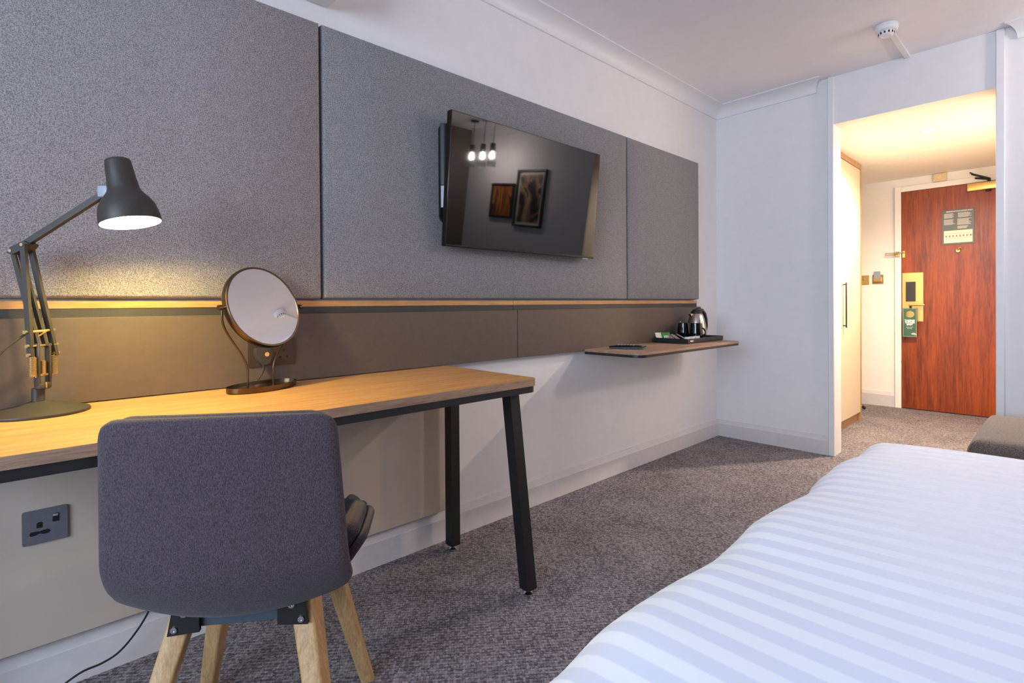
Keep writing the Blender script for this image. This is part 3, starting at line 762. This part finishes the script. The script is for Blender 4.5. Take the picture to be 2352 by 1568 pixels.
part('thumb_turn', MB().box((-1.018, 6.000, .928), (-1.004, 6.026, .956), .003), M['black'], lk, True)
part('coat_hook', MB().tube([(-.674, 6.028, 1.443), (-.674, 6.010, 1.441)], .014, 16).tube([(-.674, 6.008, 1.446), (-.668, 5.998, 1.462), (-.656, 6.004, 1.468), (-.652, 6.014, 1.458)], .006, 10), M['brass'], dr, True)
gd = part('door_guard', MB().box((-1.076, 6.018, 1.405), (-1.052, 6.03, 1.470), .003), M['brass'], dr, True)
part('guard_bar', MB().tube([(-1.056, 6.008, 1.452), (-1.10, 6.004, 1.452), (-1.20, 6.0, 1.455), (-1.20, 6.0, 1.440), (-1.10, 6.004, 1.440)], .0045, 8).box((-1.128, 6.004, 1.415), (-1.092, 6.018, 1.465), .003), M['brasspale'], gd, True)
cl = part('door_closer', MB().box((-.610, 5.975, 1.945), (-.330, 6.03, 2.008), .005, 2), M['brass'], dr, True)
part('closer_arm', MB().tube([(-.470, 5.995, 2.008), (-.470, 5.990, 2.032), (-.580, 5.950, 2.085)], [.012, .012, .008], 10).tube([(-.580, 5.950, 2.085), (-.575, 5.950, 2.092)], .016, 12).tube([(-.475, 5.99, 2.030), (-.560, 6.012, 2.055)], .008, 8), M['black'], cl, True)
part('closer_cap', MB().tube([(-.475, 6.0, 1.945), (-.475, 6.0, 1.930)], .018, 16), M['black'], cl, True)
# evacuation sign
sg = thing('evacuation_sign', 'grey emergency evacuation plan sign on the door', 'sign', (-.676, 6.028, 1.653))
part('board', MB().box((-.786, 6.024, 1.500), (-.566, 6.0298, 1.806), .001), M['signgrey'], sg, True)
part('plan_panel', MB().box((-.772, 6.0232, 1.514), (-.579, 6.024, 1.622)), M['signcream'], sg, True)
sgn = lambda cx, cz: (lambda x, y, z: (cx + x, 6.0236 - z, cz + y))
part('heading', text_mb('EMERGENCY EVACUATION PLAN', .0118, sgn(-.668, 1.790), .0003, bold=.0004), M['white'], sg, True)
for cx, z0, nl, ws in ((-.732, 1.775, 7, .078), (-.732, 1.722, 8, .08), (-.630, 1.775, 7, .092), (-.630, 1.722, 9, .10), (-.637, 1.658, 4, .084)):
    lines = MB()
    for k in range(nl):
        w = ws * (.72 + .28 * random.random())
        lines.box((cx - ws / 2, 6.0233, z0 - k * .0062 - .0034), (cx - ws / 2 + w, 6.0238, z0 - k * .0062))
    part('text_block', lines, M['signtext'], sg, True)
dia = MB()
for k in range(8):
    x = -.762 + k * .0235
    dia.box((x, 6.0228, 1.566), (x + .013, 6.0233, 1.569)).box((x, 6.0228, 1.578), (x + .013, 6.0233, 1.580)).box((x + .003, 6.0228, 1.569), (x + .010, 6.0233, 1.578))
dia.box((-.765, 6.0228, 1.595), (-.588, 6.0233, 1.5965)).box((-.765, 6.0228, 1.553), (-.588, 6.0233, 1.5545)).box((-.590, 6.0228, 1.571), (-.578, 6.0233, 1.574))
part('plan_drawing', dia, M['mahog'], sg, True)
# door hanger
dh = thing('door_hanger', 'green door hanger reading taking things easy on the door lever', 'door hanger', (-1.011, 5.99, .93))
ring = []; cx, cz = -1.011, .882
outl = round_rect(-1.064, .672, -.957, .936, (.003,) * 4, 2)
hg = MB(); N = 28
def outer_pt(a):
    dx, dz = math.cos(a), math.sin(a)
    t = min(((.053 / abs(dx)) if abs(dx) > 1e-6 else 9), ((.054 / dz) if dz > 1e-6 else 9), ((.210 / -dz) if dz < -1e-6 else 9)); return (cx + dx * t, cz + dz * t)
angs = sorted(set([2 * math.pi * k / N for k in range(N)] + [math.atan2(.054, .053), math.pi - math.atan2(.054, .053), 2 * math.pi - math.atan2(.210, .053), math.pi + math.atan2(.210, .053)]))
n_ = len(angs); vs = []
for w in (5.972, 5.974):
    vs += [(outer_pt(a)[0], w, outer_pt(a)[1]) for a in angs] + [(cx + .035 * math.cos(a), w, cz + .031 * math.sin(a)) for a in angs]
fs = []
for i in range(n_):
    j = (i + 1) % n_
    fs += [(i, j, n_ + j, n_ + i), (2 * n_ + i, 3 * n_ + i, 3 * n_ + j, 2 * n_ + j), (i, 2 * n_ + i, 2 * n_ + j, j), (n_ + i, n_ + j, 3 * n_ + j, 3 * n_ + i)]
hg.add(vs, fs); part('card', hg, M['taggreen'], dh, True)
hgf = lambda zc: (lambda x, y, z: (cx + x, 5.9716 - z, zc + y))
for tx, sz, zc in (('TAKING', .0205, .823), ('THINGS', .0205, .805), ('EASY', .0205, .787)):
    part('wording', text_mb(tx, sz, hgf(zc), .0003, bold=.0012), M['white'], dh, True)
for tx, zc in (('please come', .763), ('back later', .752)):
    part('wording', text_mb(tx, .0095, hgf(zc), .0003), M['white'], dh, True)
bd = MB()
for lo_, hi_ in (((-1.060, .676), (-1.0585, .932)), ((-.9625, .676), (-.961, .932)), ((-1.060, .676), (-.961, .6775)), ((-1.060, .9305), (-.961, .932))):
    bd.box((lo_[0], 5.9712, lo_[1]), (hi_[0], 5.9718, hi_[1]))
part('border_line', bd, M['signtext'], dh, True)
leafm = MB()
for k in range(6):
    a = R(20 + k * 24); b0 = Vector((-.982, 5.9714, .690)); d_ = Vector((math.cos(a), 0, math.sin(a))); s_ = Vector((-d_.z, 0, d_.x))
    leafm.add([b0 + d_ * .004, b0 + d_ * .016 + s_ * .0035, b0 + d_ * .026, b0 + d_ * .016 - s_ * .0035], [(0, 1, 2, 3)])
part('leaf_print', leafm, M['signtext'], dh, True)
# wall fittings in the hall
sw = thing('light_switch', 'brass switch plate half hidden behind the wardrobe', 'switch', (-1.385, YH, 1.21))
part('plate', MB().box((-1.428, YH - .008, 1.165), (-1.342, YH, 1.257), .002), M['brass'], sw, True)
part('dolly', MB().tube([(-1.385, YH - .008, 1.216), (-1.385, YH - .024, 1.222)], .005, 10), M['brasspale'], sw, True)
kc = thing('key_card_switch', 'square metal key card switch on the hall wall', 'switch', (-1.272, YH, 1.215))
part('plate', MB().box((-1.316, YH - .008, 1.170), (-1.226, YH, 1.258), .002), M['brasspale'], kc, True)
part('holder', MB().box((-1.303, YH - .022, 1.192), (-1.240, YH - .008, 1.232), .002), M['brass'], kc, True)
solo('key_card', MB().box((-1.298, YH - .0275, 1.205), (-1.246, YH - .0255, 1.290), .0005), M['greyplastic'], 'pale key card standing in the hall card switch', 'card')
# holder slot lip that grips the card
part('lip', MB().box((-1.303, YH - .032, 1.192), (-1.240, YH - .0285, 1.222), .001), M['brass'], kc, True)
fb = thing('alarm_indicator', 'small square cream indicator box above the door', 'indicator', (-.80, YH, 2.12))
part('housing', MB().box((-.848, YH - .035, 2.072), (-.752, YH, 2.142), .003), M['cream'], fb, True)
part('bezel', MB().box((-.836, YH - .039, 2.086), (-.764, YH - .034, 2.130), .001), M['brass'], fb, True)
part('lens', MB().box((-.818, YH - .042, 2.095), (-.782, YH - .038, 2.122), .001), M['cream'], fb, True)
# folded stand leg behind the wardrobe
fs_ = thing('folding_stand', 'metal leg with black rubber foot poking out behind the wardrobe', 'stand', (-1.40, 5.6, 0))
part('leg', MB().tube([(-1.52, 5.62, .30), (-1.318, 5.70, .022)], .0095, 12), M['chrome'], fs_, True)
part('rubber_foot', MB().tube([(-1.325, 5.697, .030), (-1.300, 5.708, .012)], [.013, .012], 12), M['rubber'], fs_, True)
part('top_board', MB().box((-1.60, 5.45, .30), (-1.50, 5.80, 1.45), .02, 2), M['greyplastic'], fs_, True)

# ------------------------------------------------------------------ bed
BX0, BX1, BY0, BY1 = -.475, 1.54, .15, 2.05
bed = thing('bed', 'double bed with dark upholstered base under white bedding', 'bed', (.57, 1.15, 0))
part('divan_base', MB().box((BX0 + .07, BY0 + .06, .02), (BX1, BY1 - .06, .30), .01, 2), M['divan'], bed, True)
part('mattress', MB().box((BX0 + .06, BY0 + .05, .301), (BX1, BY1 - .05, .50), .04, 4), M['mattress'], bed, True)
mb = MB(); mb.cushion(BY1 - BY0 + .1, .75, .06, .03, .025, lambda x, y, off: (BX1 + .031 + off, (BY0 + BY1) / 2 + x, .75 + y), 10, 8)
part('headboard', mb, M['divan'], bed, True)
# duvet
def duvet():
    nx, ny = 90, 110; r = .085; hang = .24
    def prof(u):
        """u>0 inwards from the edge, u<0 hanging; returns (pos, drop)"""
        if u > r: return u, 0.0
        a = (r - u) / r
        if a < math.pi / 2: return r - r * math.sin(a), r * (1 - math.cos(a))
        h = a * r - r * math.pi / 2; return -.02 * min(1, h / .1), r + h
    Lx = BX1 - .45 - BX0; su0 = r - r * math.pi / 2 - hang
    sx = [su0 + (Lx - su0) * (i / nx) ** 1.25 for i in range(nx + 1)]
    W = BY1 - BY0; sy = [su0 + (W - 2 * su0) * j / ny for j in range(ny + 1)]
    vs = []; uv = []
    for y in sy:
        for x in sx:
            px, dx = prof(x)
            if y < W / 2: q, dy = prof(y)
            else: q, dy = prof(W - y); q = W - q
            drop = (dx ** 3 + dy ** 3) ** (1 / 3)
            puff = .030 * (1 - math.exp(-max(0, px) / .22)) + .012 * math.sin(min(1, max(0, q / W)) * math.pi)
            wav = .004 * math.sin(q * 13 + 1.0 + 1.2 * math.sin(px * 3)) * math.exp(-max(0, px) / .25) + .0015 * math.sin(q * 29 + px * 9) * math.exp(-max(0, px) / .3)
            wav += .003 * math.sin(px * 7 + q * 4)
            ex = -.007 * math.sin(q * 13 + 1.0) * math.exp(-max(0, px) / .12) - .006 * math.sin(q * 33) * min(1, dx / .1)
            vs.append((BX0 + px + ex, BY0 + q, .545 + puff - drop + wav)); uv.append((x, y + .012 * math.sin(x * 4)))
    fs = [(j * (nx + 1) + i, j * (nx + 1) + i + 1, (j + 1) * (nx + 1) + i + 1, (j + 1) * (nx + 1) + i) for j in range(ny) for i in range(nx)]
    me = bpy.data.meshes.new('duvet'); me.from_pydata(vs, [], fs)
    ul = me.uv_layers.new(name='UVMap')
    for lp_ in me.loops: ul.data[lp_.index].uv = uv[lp_.vertex_index]
    me.shade_smooth(); me.materials.append(M['stripe'])
    o = bpy.data.objects.new('duvet', me); COL.objects.link(o)
    md = o.modifiers.new('thick', 'SOLIDIFY'); md.thickness = .03; md.offset = -1
    props(o, 'white satin striped duvet spread over the bed', 'duvet')
duvet()

# ------------------------------------------------------------------ bench / stools by the far wall
bn = thing('footstool', 'brown grey upholstered footstool between the bed and hall', 'footstool', (.05, 3.1, 0))
mb = MB()
def stool_fn(x, y, off):
    cr = .018 * (1 - (x / .36) ** 2) * (1 - (y / .36) ** 2) if off > 0 else 0
    return (.06 + x, 3.13 + y, .375 + off + cr)
mb.cushion(.70, .74, .14, .05, .045, stool_fn, 16, 16)
part('cushion', mb, M['bench'], bn, True)
part('plinth', MB().box((-.26, 2.79, .06), (.38, 3.47, .31), .01), M['bench'], bn, True)
for sx in (-.22, .34):
    for sy in (2.83, 3.43):
        part('leg', MB().lathe([(.018, 0), (.022, .062)], 16, Matrix.Translation((sx, sy, 0))), M['black'], bn, True)
b2 = thing('wall_bench', 'dark low bench along the wall behind the footstool', 'bench', (.5, 3.66, 0))
mb = MB(); mb.cushion(1.30, .28, .10, .03, .03, lambda x, y, off: (.49 + x, 3.68 + y, .365 + off), 16, 6)
part('seat', mb, M['divan'], b2, True)
part('plinth', MB().box((-.13, 3.56, 0), (1.10, 3.80, .32), .005), M['divan'], b2, True)

# ------------------------------------------------------------------ corner pendants and pictures (seen in the television)
def pendant(x, y, label):
    t = thing('pendant_lamp', label, 'pendant lamp', (x, y, ZC), (0, 0, 0), 'glass pendants in the corner')
    part('ceiling_rose', MB().lathe([(.04, -.001), (.04, -.015), (0, -.018)], 24), M['black'], t)
    part('flex', MB().tube([(0, 0, -.015), (0, 0, -.25)], .003, 8), M['black'], t)
    part('lamp_cap', MB().lathe([(.0, -.245), (.028, -.25), (.030, -.33), (.0, -.332)], 24), M['bronze'], t)
    part('glass_cylinder', MB().lathe([(.046, -.332), (.046, -.48), (.044, -.48), (.044, -.332)], 32, None, 1.0, True), M['shadeglass'], t)
    part('bulb', MB().lathe([(0, -.40), (.010, -.398), (.017, -.388), (.018, -.372), (.012, -.352), (.009, -.333)], 20), M['pendbulb'], t)
pendant(1.134, 3.5, 'glass pendant lamp nearest the taupe wall')
pendant(.948, 3.5, 'middle glass pendant lamp of the three')
pendant(.792, 3.5, 'glass pendant lamp nearest the pictures')
def picture(x0, x1, z0, z1, art, label, mat_w=.05):
    t = thing('framed_picture', label, 'picture', ((x0 + x1) / 2, YF, z0))
    f = .022
    part('frame', MB().box((x0, YF - .03, z0), (x1, YF, z0 + f), .002).box((x0, YF - .03, z1 - f), (x1, YF, z1), .002).box((x0, YF - .03, z0 + f), (x0 + f, YF, z1 - f), .002).box((x1 - f, YF - .03, z0 + f), (x1, YF, z1 - f), .002), M['black'], t, True)
    part('mount', MB().box((x0 + f, YF - .012, z0 + f), (x1 - f, YF - .004, z1 - f)), M['signcream'], t, True)
    part('print', MB().box((x0 + f + mat_w, YF - .0135, z0 + f + mat_w), (x1 - f - mat_w, YF - .0122, z1 - f - mat_w)), art, t, True)
    part('pane', MB().box((x0 + f, YF - .021, z0 + f), (x1 - f, YF - .019, z1 - f)), M['glass'], t, True)
picture(.772, 1.138, 1.480, 1.850, M['art1'], 'small framed amber abstract picture', .0)
picture(.312, .735, 1.405, 1.992, M['art2'], 'tall framed muted abstract picture with pale mount', .03)
